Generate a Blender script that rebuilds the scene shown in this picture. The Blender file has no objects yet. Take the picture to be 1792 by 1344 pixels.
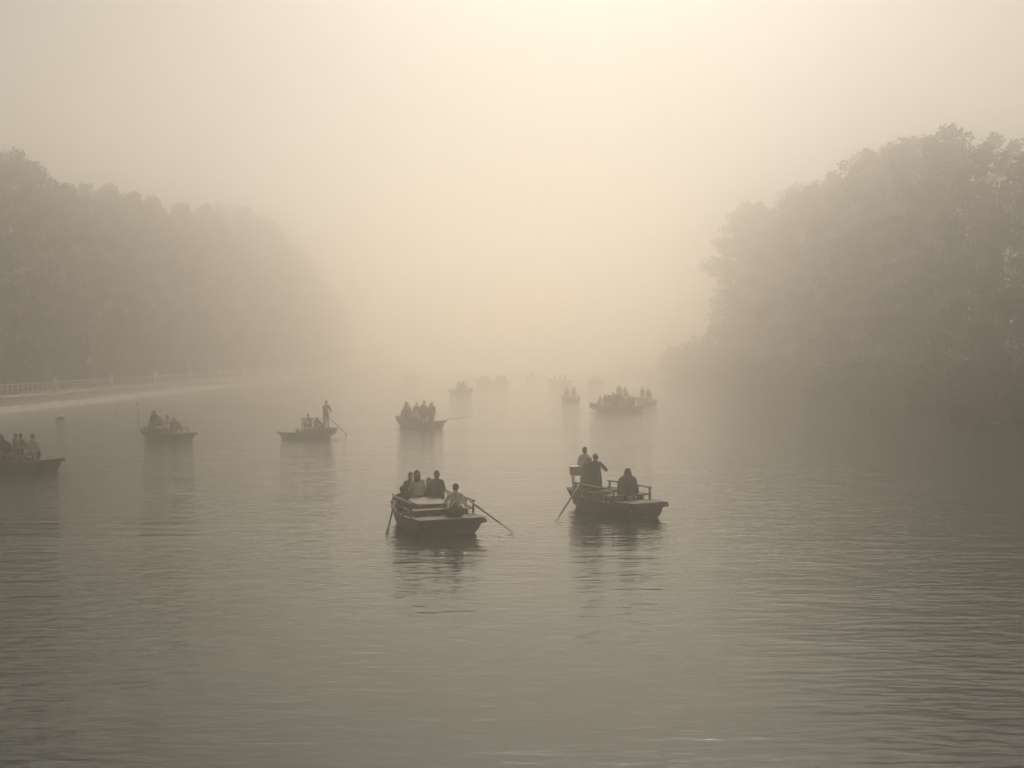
import bpy, bmesh, math, random
import numpy as np
from mathutils import Vector, Matrix, noise

random.seed(7)
rng = np.random.default_rng(7)
R = math.radians
scene = bpy.context.scene
C = bpy.context.collection

# ------------------------------------------------------------------ camera
CAM_H = 5.3
FPX = 1991.0                                   # focal length in photograph pixels (1792 wide)
cam_d = bpy.data.cameras.new('camera')
cam = bpy.data.objects.new('camera', cam_d)
C.objects.link(cam)
cam_d.sensor_width = 36.0
cam_d.lens = 36.0 * FPX / 1792.0
cam_d.clip_start = 0.1
cam_d.clip_end = 6000.0
PITCH = math.atan(52.0 / FPX)
cam.location = (0, 0, CAM_H)
cam.rotation_euler = (math.pi / 2 - PITCH, 0, 0)
scene.camera = cam

# ------------------------------------------------------------------ sky, sun, exposure
SUN_EL, SUN_AZ = 43.0, 4.5                     # degrees; azimuth from +Y towards +X
SKY_STRENGTH = 0.062
SUN_STRENGTH = 5.0
EXPOSURE = -0.04
world = bpy.data.worlds.new('World')
scene.world = world
world.use_nodes = True
wn, wl = world.node_tree.nodes, world.node_tree.links
wn.clear()
sky = wn.new('ShaderNodeTexSky')
sky.sky_type = 'NISHITA'
sky.sun_disc = False
sky.sun_elevation = R(SUN_EL)
sky.sun_rotation = R(SUN_AZ)
sky.air_density = 1.0
sky.dust_density = 1.0
sky.ozone_density = 1.0
bw = wn.new('ShaderNodeRGBToBW')
tint = wn.new('ShaderNodeMix')
tint.data_type = 'RGBA'
tint.blend_type = 'MULTIPLY'
tint.inputs[0].default_value = 1.0
tint.inputs[7].default_value = (1.0, 0.95, 0.84, 1)   # smog-yellow overcast
bg = wn.new('ShaderNodeBackground')
bg.inputs['Strength'].default_value = SKY_STRENGTH
wo = wn.new('ShaderNodeOutputWorld')
wl.new(sky.outputs[0], bw.inputs[0])
wl.new(bw.outputs[0], tint.inputs[6])
wl.new(tint.outputs[2], bg.inputs['Color'])
wl.new(bg.outputs[0], wo.inputs['Surface'])

sun_d = bpy.data.lights.new('sun', 'SUN')
sun_d.energy = SUN_STRENGTH
sun_d.angle = R(6)
sun_d.color = (0.97, 0.895, 0.80)
sun = bpy.data.objects.new('sun', sun_d)
C.objects.link(sun)
to_sun = Vector((math.sin(R(SUN_AZ)) * math.cos(R(SUN_EL)), math.cos(R(SUN_AZ)) * math.cos(R(SUN_EL)), math.sin(R(SUN_EL))))
sun.rotation_euler = to_sun.to_track_quat('Z', 'Y').to_euler()

vs = scene.view_settings
vs.view_transform = 'Standard'
vs.look = 'None'
vs.gamma = 1.0
vs.exposure = EXPOSURE
vs.use_curve_mapping = False
cy = scene.cycles
cy.max_bounces = 12
cy.diffuse_bounces = 2
cy.glossy_bounces = 3
cy.transmission_bounces = 2
cy.volume_bounces = 10
cy.transparent_max_bounces = 8
cy.caustics_reflective = False
cy.caustics_refractive = False
cy.sample_clamp_indirect = 6.0
cy.use_adaptive_sampling = False
cy.use_denoising = True
try:
    cy.denoiser = 'OPENIMAGEDENOISE'
    cy.denoising_prefilter = 'ACCURATE'
except Exception:
    pass

# ------------------------------------------------------------------ helpers
def pix_ray(px, py):
    d = Vector(((px - 896.0) / FPX, -(py - 672.0) / FPX, -1.0))
    return cam.rotation_euler.to_matrix() @ d

def on_water(px, py, z=0.0):
    d = pix_ray(px, py)
    t = (z - CAM_H) / d.z
    return Vector((d.x * t, d.y * t, z))

def at(px, py, depth):
    d = pix_ray(px, py)
    t = depth / d.y
    return Vector((d.x * t, depth, CAM_H + d.z * t))

def smooth(me, on=True):
    me.polygons.foreach_set('use_smooth', [on] * len(me.polygons))

class MB:
    """collects simple solids and builds them as one mesh object"""
    def __init__(s):
        s.v, s.f = [], []
    def add(s, vs, fs):
        o = len(s.v)
        s.v += [tuple(p) for p in vs]
        s.f += [tuple(i + o for i in f) for f in fs]
    def box(s, c, size, rot=None):
        hx, hy, hz = size[0] / 2, size[1] / 2, size[2] / 2
        pts = [Vector((x, y, z)) for z in (-hz, hz) for y in (-hy, hy) for x in (-hx, hx)]
        if rot is not None:
            pts = [rot @ p for p in pts]
        c = Vector(c)
        s.add([p + c for p in pts], [(0, 2, 3, 1), (4, 5, 7, 6), (0, 1, 5, 4), (2, 6, 7, 3), (0, 4, 6, 2), (1, 3, 7, 5)])
    def tube(s, pts, radii, n=8, side=None, ry=None, cap=True):
        pts = [Vector(p) for p in pts]
        if ry is None:
            ry = radii
        rings = []
        for i, p in enumerate(pts):
            a = pts[max(i - 1, 0)]
            b = pts[min(i + 1, len(pts) - 1)]
            t = (b - a).normalized()
            u = Vector(side) if side is not None else (Vector((0, 0, 1)) if abs(t.z) < .9 else Vector((1, 0, 0))).cross(t)
            u = (u - t * u.dot(t)).normalized()
            w = t.cross(u)
            rings.append([p + u * (math.cos(k * math.tau / n) * radii[i]) + w * (math.sin(k * math.tau / n) * ry[i]) for k in range(n)])
        vs = [q for r in rings for q in r]
        fs = []
        for i in range(len(pts) - 1):
            for k in range(n):
                k2 = (k + 1) % n
                fs.append((i * n + k, i * n + k2, (i + 1) * n + k2, (i + 1) * n + k))
        if cap:
            fs.append(tuple(reversed(range(n))))
            fs.append(tuple((len(pts) - 1) * n + k for k in range(n)))
        s.add(vs, fs)
    def ellipsoid(s, c, r, rot=None, nu=10, nv=7):
        vs = [Vector((0, 0, r[2]))]
        for j in range(1, nv):
            th = math.pi * j / nv
            for k in range(nu):
                ph = math.tau * k / nu
                vs.append(Vector((r[0] * math.sin(th) * math.cos(ph), r[1] * math.sin(th) * math.sin(ph), r[2] * math.cos(th))))
        vs.append(Vector((0, 0, -r[2])))
        fs = []
        for k in range(nu):
            fs.append((0, 1 + k, 1 + (k + 1) % nu))
            for j in range(nv - 2):
                a = 1 + j * nu
                fs.append((a + k, a + nu + k, a + nu + (k + 1) % nu, a + (k + 1) % nu))
            a = 1 + (nv - 2) * nu
            fs.append((a + k, len(vs) - 1, a + (k + 1) % nu))
        if rot is not None:
            vs = [rot @ p for p in vs]
        c = Vector(c)
        s.add([p + c for p in vs], fs)
    def capsule(s, a, b, ra, rb, n=10):
        a, b = Vector(a), Vector(b)
        t = (b - a).normalized()
        s.tube([a - t * ra, a - t * ra * .7, a, b, b + t * rb * .7, b + t * rb], [ra * .05, ra * .7, ra, rb, rb * .7, rb * .05], n)
    def mesh(s, name, sm=False):
        me = bpy.data.meshes.new(name)
        me.from_pydata(s.v, [], s.f)
        me.validate()
        if sm:
            smooth(me)
        return me
    def build(s, name, m, parent=None, sm=False, bevel=0.0):
        me = s.mesh(name, sm)
        if bevel:
            bm = bmesh.new()
            bm.from_mesh(me)
            bmesh.ops.bevel(bm, geom=bm.edges[:], offset=bevel, segments=1, affect='EDGES')
            bm.to_mesh(me)
            bm.free()
        me.materials.append(m)
        return link(name, me, parent)

def link(name, data, parent=None):
    o = bpy.data.objects.new(name, data)
    C.objects.link(o)
    if parent is not None:
        o.parent = parent
    return o

def tag(o, label=None, cat=None, group=None, kind=None):
    if label: o['label'] = label
    if cat: o['category'] = cat
    if group: o['group'] = group
    if kind: o['kind'] = kind
    return o

def empty(name, loc=(0, 0, 0), rz=0.0, scale=1.0):
    o = link(name, None)
    o.empty_display_size = 0.3
    o.location = loc
    o.rotation_euler = (0, 0, rz)
    o.scale = (scale,) * 3
    return o

def copy_tree(o, parent=None):
    c = o.copy()
    C.objects.link(c)
    c.parent = parent
    for ch in list(o.children):
        copy_tree(ch, c)
    return c

def mat(name, col, rough=.8, var=.25, scale=3.0, bump=0.0, bscale=30.0, stretch=(1, 1, 1), spec=.3, per_object=0.0, sub=None):
    m = bpy.data.materials.new(name)
    m.use_nodes = True
    nt = m.node_tree
    b = nt.nodes['Principled BSDF']
    b.inputs['Roughness'].default_value = rough
    b.inputs['Specular IOR Level'].default_value = spec
    tc = nt.nodes.new('ShaderNodeTexCoord')
    mp = nt.nodes.new('ShaderNodeMapping')
    mp.inputs['Scale'].default_value = stretch
    nt.links.new(tc.outputs['Object'], mp.inputs[0])
    nz = nt.nodes.new('ShaderNodeTexNoise')
    nz.inputs['Scale'].default_value = scale
    nz.inputs['Detail'].default_value = 5
    nt.links.new(mp.outputs[0], nz.inputs['Vector'])
    rp = nt.nodes.new('ShaderNodeMapRange')
    rp.inputs['From Min'].default_value = .25
    rp.inputs['From Max'].default_value = .75
    rp.inputs['To Min'].default_value = 1 - var
    rp.inputs['To Max'].default_value = 1 + var
    nt.links.new(nz.outputs[0], rp.inputs[0])
    fac = rp.outputs[0]
    if per_object:
        oi = nt.nodes.new('ShaderNodeObjectInfo')
        r2 = nt.nodes.new('ShaderNodeMapRange')
        r2.inputs['To Min'].default_value = 1 - per_object
        r2.inputs['To Max'].default_value = 1 + per_object
        nt.links.new(oi.outputs['Random'], r2.inputs[0])
        mu = nt.nodes.new('ShaderNodeMath')
        mu.operation = 'MULTIPLY'
        nt.links.new(fac, mu.inputs[0])
        nt.links.new(r2.outputs[0], mu.inputs[1])
        fac = mu.outputs[0]
    sc = nt.nodes.new('ShaderNodeVectorMath')
    sc.operation = 'SCALE'
    sc.inputs[0].default_value = col
    nt.links.new(fac, sc.inputs['Scale'])
    nt.links.new(sc.outputs[0], b.inputs['Base Color'])
    if bump:
        n2 = nt.nodes.new('ShaderNodeTexNoise')
        n2.inputs['Scale'].default_value = bscale
        n2.inputs['Detail'].default_value = 4
        nt.links.new(mp.outputs[0], n2.inputs['Vector'])
        bp = nt.nodes.new('ShaderNodeBump')
        bp.inputs['Strength'].default_value = bump
        bp.inputs['Distance'].default_value = .02
        nt.links.new(n2.outputs[0], bp.inputs['Height'])
        nt.links.new(bp.outputs[0], b.inputs['Normal'])
    return m

M = {}
M['hull'] = mat('weathered_hull_wood', (.060, .055, .042), .75, .35, 4, .3, 25, (1, 6, 6), per_object=.2)
M['tar'] = mat('tarred_hull', (.025, .024, .022), .6, .3, 4, .2, 25, (1, 6, 6), per_object=.3)
M['faded'] = mat('faded_green_hull_paint', (.075, .085, .065), .7, .4, 4, .3, 25, (1, 6, 6), per_object=.25)
M['deck'] = mat('worn_deck_wood', (.115, .098, .08), .8, .35, 4, .3, 25, (1, 6, 6), per_object=.2)
M['rail'] = mat('dark_rail_wood', (.085, .065, .05), .75, .3, 6, .2, 25, per_object=.15)
M['oar'] = mat('oar_wood', (.07, .055, .04), .6, .3, 5)
M['cloth_top'] = mat('pale_worn_tarpaulin', (.25, .215, .20), .85, .25, 5, .4, 12)
M['pale_box'] = mat('pale_plastic_crate', (.42, .38, .36), .6, .15, 5)
M['skin'] = mat('skin', (.20, .115, .075), .6, .1, 8)
M['hair'] = mat('black_hair', (.015, .013, .012), .5, .2, 30)
M['eye'] = mat('eye', (.03, .025, .02), .2, .05, 3)
M['stone'] = mat('quay_stone', (.66, .62, .56), .9, .25, .7, .4, 5)
M['coping'] = mat('pale_coping_stone', (.74, .69, .63), .85, .18, 1.2, .2, 8)
M['pave'] = mat('promenade_paving', (.38, .35, .31), .9, .2, .6, .2, 10)
M['white'] = mat('white_railing_paint', (.72, .69, .64), .6, .15, 2)
M['earth'] = mat('bank_earth', (.075, .07, .05), .95, .4, .5, .5, 3)
M['bark'] = mat('tree_bark', (.10, .085, .065), .95, .3, 2, .5, 10)
M['palebark'] = mat('pale_tree_bark', (.20, .18, .155), .9, .3, 1.5, .3, 10)
M['leaf'] = mat('leaf_green', (.026, .036, .022), .95, .22, .35, per_object=.15, spec=.05)
M['bushleaf'] = mat('bush_leaf_green', (.028, .038, .022), .95, .22, .5, per_object=.15, spec=.05)
M['lamp'] = mat('milky_lamp_glass', (.8, .78, .72), .3, .05, 2)
CLOTH = {}
def cloth(name, col, var=.2, scale=6.0):
    CLOTH[name] = mat('cloth_' + name, col, .9, var, scale, .3, 18)
cloth('black', (.018, .018, .02)); cloth('charcoal', (.045, .045, .05)); cloth('navy', (.03, .035, .06))
cloth('brown', (.07, .05, .04)); cloth('white', (.80, .77, .72), .12); cloth('pattern', (.82, .80, .74), .5, 14.0)
cloth('pale', (.62, .57, .53), .2); cloth('maroon', (.11, .04, .04)); cloth('olive', (.07, .07, .045)); cloth('grey', (.16, .16, .155))
cloth('tan', (.26, .21, .15)); cloth('blue', (.07, .09, .14))

# ------------------------------------------------------------------ water
def water_material():
    m = bpy.data.materials.new('river_water')
    m.use_nodes = True
    nt = m.node_tree
    N, L = nt.nodes, nt.links
    b = N['Principled BSDF']
    b.inputs['Base Color'].default_value = (.020, .028, .023, 1)
    b.inputs['Roughness'].default_value = .06
    b.inputs['IOR'].default_value = 1.333
    b.inputs['Specular IOR Level'].default_value = .5
    tc = N.new('ShaderNodeTexCoord')
    def layer(scale_xyz, sc, detail, dist=0.0, rz=0.0):
        mp = N.new('ShaderNodeMapping')
        mp.inputs['Scale'].default_value = scale_xyz
        mp.inputs['Rotation'].default_value = (0, 0, rz)
        L.new(tc.outputs['Object'], mp.inputs[0])
        nz = N.new('ShaderNodeTexNoise')
        nz.inputs['Scale'].default_value = sc
        nz.inputs['Detail'].default_value = detail
        nz.inputs['Roughness'].default_value = .5
        nz.inputs['Distortion'].default_value = dist
        L.new(mp.outputs[0], nz.inputs['Vector'])
        return nz.outputs[0]
    def mul(a, v):
        n = N.new('ShaderNodeMath'); n.operation = 'MULTIPLY'
        L.new(a, n.inputs[0])
        if isinstance(v, (int, float)): n.inputs[1].default_value = v
        else: L.new(v, n.inputs[1])
        return n.outputs[0]
    def add(a, c):
        n = N.new('ShaderNodeMath'); n.operation = 'ADD'
        L.new(a, n.inputs[0]); L.new(c, n.inputs[1])
        return n.outputs[0]
    w1 = layer((.28, 1.0, 1), 1.5, 2, .4, R(6))       # main ripples, crests across the river
    w2 = layer((.34, 1.0, 1), 3.6, 2, .2, R(-9))
    w3 = layer((.12, .5, 1), .6, 1, 0, R(3))          # slow swell
    patch = layer((.25, 1, 1), .06, 2)                # breeze patches
    mr = N.new('ShaderNodeMapRange')
    mr.inputs['From Min'].default_value = .35
    mr.inputs['From Max'].default_value = .68
    mr.inputs['To Min'].default_value = .80
    mr.inputs['To Max'].default_value = 1.25
    L.new(patch, mr.inputs[0])
    w4 = layer((.40, 1.0, 1), 6.5, 1, .1, R(4))
    h = add(add(add(mul(w1, .030), mul(w2, .023)), mul(w4, .010)), mul(w3, .045))
    h = mul(h, mr.outputs[0])
    sx = N.new('ShaderNodeSeparateXYZ'); L.new(tc.outputs['Object'], sx.inputs[0])
    ab = N.new('ShaderNodeMath'); ab.operation = 'ABSOLUTE'; L.new(sx.outputs['X'], ab.inputs[0])
    lane = N.new('ShaderNodeMapRange')                # sheltered glassy lane down the middle of the river
    lane.interpolation_type = 'SMOOTHSTEP'
    lane.inputs['From Min'].default_value = 1.0
    lane.inputs['From Max'].default_value = 7.5
    lane.inputs['To Min'].default_value = .85
    lane.inputs['To Max'].default_value = 1.8
    L.new(ab.outputs[0], lane.inputs[0])
    h = mul(h, lane.outputs[0])
    # an old wake crossing the water on the left
    def gauss(sock, c, wdt):
        a = N.new('ShaderNodeMath'); a.operation = 'SUBTRACT'; L.new(sock, a.inputs[0]); a.inputs[1].default_value = c
        d = N.new('ShaderNodeMath'); d.operation = 'DIVIDE'; L.new(a.outputs[0], d.inputs[0]); d.inputs[1].default_value = wdt
        q = N.new('ShaderNodeMath'); q.operation = 'MULTIPLY'; L.new(d.outputs[0], q.inputs[0]); L.new(d.outputs[0], q.inputs[1])
        e = N.new('ShaderNodeMath'); e.operation = 'MULTIPLY'; L.new(q.outputs[0], e.inputs[0]); e.inputs[1].default_value = -1
        f = N.new('ShaderNodeMath'); f.operation = 'EXPONENT'; L.new(e.outputs[0], f.inputs[0])
        return f.outputs[0]
    mask = mul(gauss(sx.outputs['X'], -11.5, 5.0), gauss(sx.outputs['Y'], 34.5, 3.2))
    wk = layer((.07, 1.0, 1), .85, 1, .6, R(-4))
    h = add(h, mul(mul(wk, mask), .22))
    # rings spreading from the oar tips of the two near boats
    for cx, cy_ in ((.11, 33.4), (1.30, 35.3), (-3.66, 32.9)):
        mp = N.new('ShaderNodeMapping'); mp.inputs['Location'].default_value = (-cx, -cy_, 0)
        L.new(tc.outputs['Object'], mp.inputs[0])
        wv = N.new('ShaderNodeTexWave'); wv.wave_type = 'RINGS'; wv.rings_direction = 'Z'
        wv.inputs['Scale'].default_value = .75; wv.inputs['Distortion'].default_value = .6
        L.new(mp.outputs[0], wv.inputs['Vector'])
        mk = mul(gauss(sx.outputs['X'], cx, .9), gauss(sx.outputs['Y'], cy_, .9))
        h = add(h, mul(mul(wv.outputs['Fac'], mk), .018))
    bp = N.new('ShaderNodeBump')
    bp.inputs['Strength'].default_value = 1.0
    bp.inputs['Distance'].default_value = 1.0
    L.new(h, bp.inputs['Height'])
    L.new(bp.outputs[0], b.inputs['Normal'])
    return m

def grid_sheet(name, x0, x1, y0, y1, z, m, nx=8, ny=16):
    vs = [(x0 + (x1 - x0) * i / nx, y0 + (y1 - y0) * j / ny, z) for j in range(ny + 1) for i in range(nx + 1)]
    fs = [(j * (nx + 1) + i, j * (nx + 1) + i + 1, (j + 1) * (nx + 1) + i + 1, (j + 1) * (nx + 1) + i) for j in range(ny) for i in range(nx)]
    me = bpy.data.meshes.new(name)
    me.from_pydata(vs, [], fs)
    me.materials.append(m)
    return tag(link(name, me), kind='structure')

grid_sheet('water', -600, 600, -100, 1350, 0.0, water_material())

# ------------------------------------------------------------------ left bank: quay, promenade, railing
QX = -46.0
Y0, Y1 = 60.0, 420.0
WALL_TOP = 1.40
quay = empty('quay_wall', (QX, Y0, 0))
tag(quay, 'long pale stone quay wall along the left bank below the railing', 'wall')
LY = Y1 - Y0
w = MB(); w.add([(-1.1, 0, -.8), (.95, 0, -.8), (.38, 0, -.1), (-.02, 0, .6), (-1.1, 0, .6), (-1.1, LY, -.8), (.95, LY, -.8), (.38, LY, -.1), (-.02, LY, .6), (-1.1, LY, .6)],
    [(0, 1, 2, 3, 4), (9, 8, 7, 6, 5), (1, 6, 7, 2), (2, 7, 8, 3), (3, 8, 9, 4), (4, 9, 5, 0), (0, 5, 6, 1)])
w.build('sloping_base', M['stone'], quay)
w = MB(); w.box((-.80, (Y1 - Y0) / 2, .90), (.9, Y1 - Y0, .60)); w.build('upper_wall', M['coping'], quay)
cop = MB(); cop.box((0, 0, 0), (.62, 2.36, .16)); cop_me = cop.mesh('coping_stone'); cop_me.materials.append(M['coping'])
n_cop = int((Y1 - Y0) / 2.4)
for i in range(n_cop):
    o = link('coping_stone', cop_me, quay)
    o.location = (-.52, 1.2 + i * 2.4, 1.282 + random.uniform(-.006, .006))
ledge = MB(); ledge.box((0, 0, 0), (.42, 2.38, .1)); ledge_me = ledge.mesh('ledge_stone'); ledge_me.materials.append(M['coping'])
for i in range(n_cop):
    o = link('ledge_stone', ledge_me, quay)
    o.location = (-.20, 1.2 + i * 2.4, .652 + random.uniform(-.006, .006))

pm = MB(); pm.box((QX - 3.95, (Y0 + Y1) / 2, .66), (5.9, Y1 - Y0, 1.30)); pm.build('promenade', M['pave'])
tag(bpy.data.objects['promenade'], kind='structure')

rail_x = QX - .55
railing = empty('promenade_railing', (rail_x, Y0, 1.362))
tag(railing, 'white painted railing of posts and rails along the promenade edge', 'railing')
pb = MB(); pb.box((0, 0, .52), (.09, .09, 1.04)); pb.box((0, 0, 1.06), (.13, .13, .05))
post_me = pb.mesh('post'); post_me.materials.append(M['white'])
POSTS = 300
for i in range(POSTS):
    o = link('post', post_me, railing)
    o.location = (random.uniform(-.012, .012), 20 + i * 1.13, 0)
    o.rotation_euler = (random.uniform(-.02, .02), random.uniform(-.02, .02), 0)
plb = MB(); plb.box((0, 0, .70), (.34, .34, 1.40)); 
pil_me = plb.mesh('pillar'); pil_me.materials.append(M['white'])
cpb = MB(); cpb.box((0, 0, 1.455), (.46, .46, .10)); cpb.tube([(0, 0, 1.5), (0, 0, 1.62), (0, 0, 1.75)], [.17, .12, .02], 8)
cap_me = cpb.mesh('cap'); cap_me.materials.append(M['white'])
for yy in np.arange(72.6 - 33, 330, 16.3):
    o = link('pillar', pil_me, railing); o.location = (0, float(yy), 0)
    link('cap', cap_me, o)
for nm, z, th in (('top_rail', 1.13, .10), ('middle_rail', .80, .05), ('bottom_rail', .12, .07)):
    r_ = MB(); r_.box((0, (Y1 - Y0) / 2, z), (.07, Y1 - Y0, th)); r_.build(nm, M['white'], railing)

# ground behind the promenade and bank on the right
def bank(name, xs, zs, y0, y1, ny, m, jit):
    vs, fs = [], []
    for j in range(ny + 1):
        y = y0 + (y1 - y0) * j / ny
        for i, (x, z) in enumerate(zip(xs, zs)):
            k = noise.noise(Vector((x * .13, y * .11, 3.1)))
            k2 = noise.noise(Vector((y * .05, 9.1, x * .01)))
            vs.append((x + (k2 * jit if i < len(xs) - 1 else 0), y, z + k * .5 * (i > 0)))
    n = len(xs)
    for j in range(ny):
        for i in range(n - 1):
            f = (j * n + i, j * n + i + 1, (j + 1) * n + i + 1, (j + 1) * n + i)
            fs.append(f if xs[-1] > xs[0] else f[::-1])
    me = bpy.data.meshes.new(name)
    me.from_pydata(vs, [], fs)
    smooth(me)
    me.materials.append(m)
    return tag(link(name, me), kind='structure')
bank('ground', [-52.6, -56, -64, -90, -200, -590], [1.0, 1.3, 1.7, 2.0, 2.4, 3.0], 40, 1300, 160, M['earth'], .0)
bank('river_bank', [33.2, 34.2, 36.0, 39, 46, 60, 200, 590], [-.5, -.1, .45, .9, 1.3, 1.8, 2.2, 3.0], 20, 1300, 260, M['earth'], 1.6)

# ------------------------------------------------------------------ trees
def leaf_cloud(centres, radii, per, size, rs, flat=.75):
    """many small leaf quads spread through clumps; returns verts, faces"""
    V, F = [], []
    for c, r in zip(centres, radii):
        n = max(8, int(per * (r / 1.6) ** 2))
        d = rs.normal(size=(n, 3))
        d /= np.linalg.norm(d, axis=1)[:, None]
        rad = r * rs.random(n) ** .45
        p = np.array(c) + d * rad[:, None] * np.array([1, 1, flat])
        a = rs.normal(size=(n, 3)); a /= np.linalg.norm(a, axis=1)[:, None]
        b = np.cross(a, rs.normal(size=(n, 3))); b /= np.linalg.norm(b, axis=1)[:, None]
        s = size * (.6 + .8 * rs.random(n))
        a = a * s[:, None]
        b = b * (s * .5)[:, None]
        q = np.stack([p - a, p + b, p + a, p - b], 1).reshape(-1, 3)
        o = len(V)
        V.extend(q.tolist())
        F.extend([(o + 4 * i, o + 4 * i + 1, o + 4 * i + 2, o + 4 * i + 3) for i in range(n)])
    return V, F

def tree_proto(seed, h=27.0, crown_base=7.0, crad=4.6, pale=False, clumps=70, per=105, leaf=.30):
    rs = np.random.default_rng(seed)
    rnd = random.Random(seed)
    t = MB()
    lean = (rnd.uniform(-1, 1), rnd.uniform(-1, 1))
    path = [(lean[0] * (k / 8) ** 2 + rnd.uniform(-.12, .12) * (k > 0), lean[1] * (k / 8) ** 2 + rnd.uniform(-.12, .12) * (k > 0), h * .86 * k / 8 - .4 * (k == 0)) for k in range(9)]
    rad = [.40, .30, .26, .22, .19, .15, .11, .07, .03]
    t.tube(path, rad, 8)
    cs, rr = [], []
    for k in range(clumps):
        f = rnd.random() ** .8
        z = crown_base + (h - crown_base) * f
        prof = math.sin(math.pi * min(1, (f * .86 + .14))) ** .6
        ang = rnd.uniform(0, math.tau)
        q = crad * prof * math.sqrt(rnd.random()) * rnd.uniform(.75, 1.15)
        i = min(7, int(z / (h * .86) * 8))
        base = Vector(path[min(i, 8)])
        c = Vector((base.x + math.cos(ang) * q, base.y + math.sin(ang) * q, z))
        cs.append(tuple(c)); rr.append(rnd.uniform(1.0, 1.9) * (1 - .35 * f))
        if k % 3 == 0:
            s0 = Vector(path[max(1, i - 1)])
            mid = s0.lerp(c, .55) + Vector((0, 0, -.4))
            r0 = rad[max(1, i - 1)] * .5
            t.tube([s0, mid, c], [r0, r0 * .6, .02], 5)
    for k in range(7):                                  # feathery leaders above the crown
        ang = rnd.uniform(0, math.tau); q = rnd.uniform(0, crad * .45)
        top = Vector((path[-1][0] + math.cos(ang) * q, path[-1][1] + math.sin(ang) * q, h * rnd.uniform(.90, .975)))
        cs.append(tuple(top)); rr.append(rnd.uniform(.5, .9))
        t.tube([Vector(path[6]), top], [.06, .015], 4)
    trunk = t.mesh('trunk', True)
    trunk.materials.append(M['palebark'] if pale else M['bark'])
    v, f = leaf_cloud(cs, rr, per, leaf, rs)
    crown = bpy.data.meshes.new('crown')
    crown.from_pydata(v, [], f)
    crown.materials.append(M['leaf'])
    return trunk, crown

def bush_proto(seed, h=4.0, rad=3.0, clumps=34, per=150):
    rs = np.random.default_rng(seed); rnd = random.Random(seed)
    cs, rr = [], []
    t = MB()
    for k in range(clumps):
        ang = rnd.uniform(0, math.tau); q = rad * math.sqrt(rnd.random())
        z = h * (.12 + .8 * rnd.random() * math.sqrt(max(0, 1 - (q / rad) ** 2 * .7)))
        c = (math.cos(ang) * q, math.sin(ang) * q, z)
        cs.append(c); rr.append(rnd.uniform(.7, 1.25))
        if k % 4 == 0:
            t.tube([(c[0] * .15, c[1] * .15, -.6), (c[0] * .5, c[1] * .5, z * .6), c], [.07, .05, .01], 5)
    stem = t.mesh('stem', True); stem.materials.append(M['bark'])
    v, f = leaf_cloud(cs, rr, per, .24, rs, .9)
    fo = bpy.data.meshes.new('foliage'); fo.from_pydata(v, [], f); fo.materials.append(M['bushleaf'])
    return stem, fo

TREES_L = [tree_proto(100 + i, crown_base=4.2, crad=4.6, pale=True, clumps=95, per=115, leaf=.27) for i in range(4)]
TREES_R = [tree_proto(200 + i, crown_base=2.2, crad=5.8, clumps=120, per=115, leaf=.27) for i in range(4)]
BUSHES = [bush_proto(300 + i) for i in range(4)]

def place_tree(proto, x, y, z, h, label, group, name='tree', base=27.0, cat='tree', wide=1.0):
    s = h / base
    o = empty(name, (x, y, z), random.uniform(0, math.tau))
    o.scale = (s * wide, s * wide, s)
    tag(o, label, cat, group)
    a, b = ('trunk', 'crown') if cat == 'tree' else ('stem', 'foliage')
    link(a, proto[0], o); link(b, proto[1], o)
    return o

def interp(x, pts):
    return float(np.interp(x, [p[0] for p in pts], [p[1] for p in pts]))

LTOP = [(-80, 262), (0, 270), (40, 262), (75, 290), (100, 312), (130, 322), (180, 318), (215, 335), (280, 326), (310, 352), (350, 352), (400, 366), (455, 366), (500, 402), (540, 450), (575, 495), (600, 540)]
RTOP = [(1265, 395), (1280, 378), (1310, 350), (1335, 345), (1370, 328), (1420, 320), (1450, 298), (1490, 270), (1540, 252), (1600, 246), (1640, 238), (1705, 224), (1750, 240), (1775, 268), (1800, 235), (1900, 230)]
ltrees = []
y = 92.0
while y < 352:
    ltrees.append((-52.2 + random.uniform(-.8, .8), y)); y += 7.0 + random.uniform(-.9, .9)
y = 99.0
while y < 352:
    ltrees.append((-60 + random.uniform(-1.5, 1.5), y)); y += 8.5 + random.uniform(-1.2, 1.2)
for i, (x, y) in enumerate(ltrees):
    px = 896 + x / y * FPX
    top = interp(px, LTOP)
    h = CAM_H + (620 - top) / FPX * y - 1.4
    h *= random.uniform(.88, 1.02)
    front = x > -56
    if i == 0:
        lab = 'tall leafy tree nearest the left edge of the hazy promenade row'
    elif front and y > 345:
        lab = 'last faint tree at the far end of the promenade row'
    else:
        lab = 'tall pale-trunked tree standing in the hazy row right behind the promenade railing' if front else 'tall tree in the second hazy row behind the promenade trees'
    place_tree(TREES_L[i % 4], x, y, 1.25, h, lab, 'trees along the left promenade' if front else 'trees behind the promenade row', wide=1.02)
y = 88.0
k = 0
while y < 350:
    place_tree(BUSHES[k % 4], -55.5 + random.uniform(-1, .5), y, 1.3, random.uniform(5.0, 7.0), 'dark dense bush under the trees behind the promenade railing', 'bushes under the left trees', 'bush', 4.0, 'bush')
    y += random.uniform(3.8, 5.5); k += 1

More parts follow.
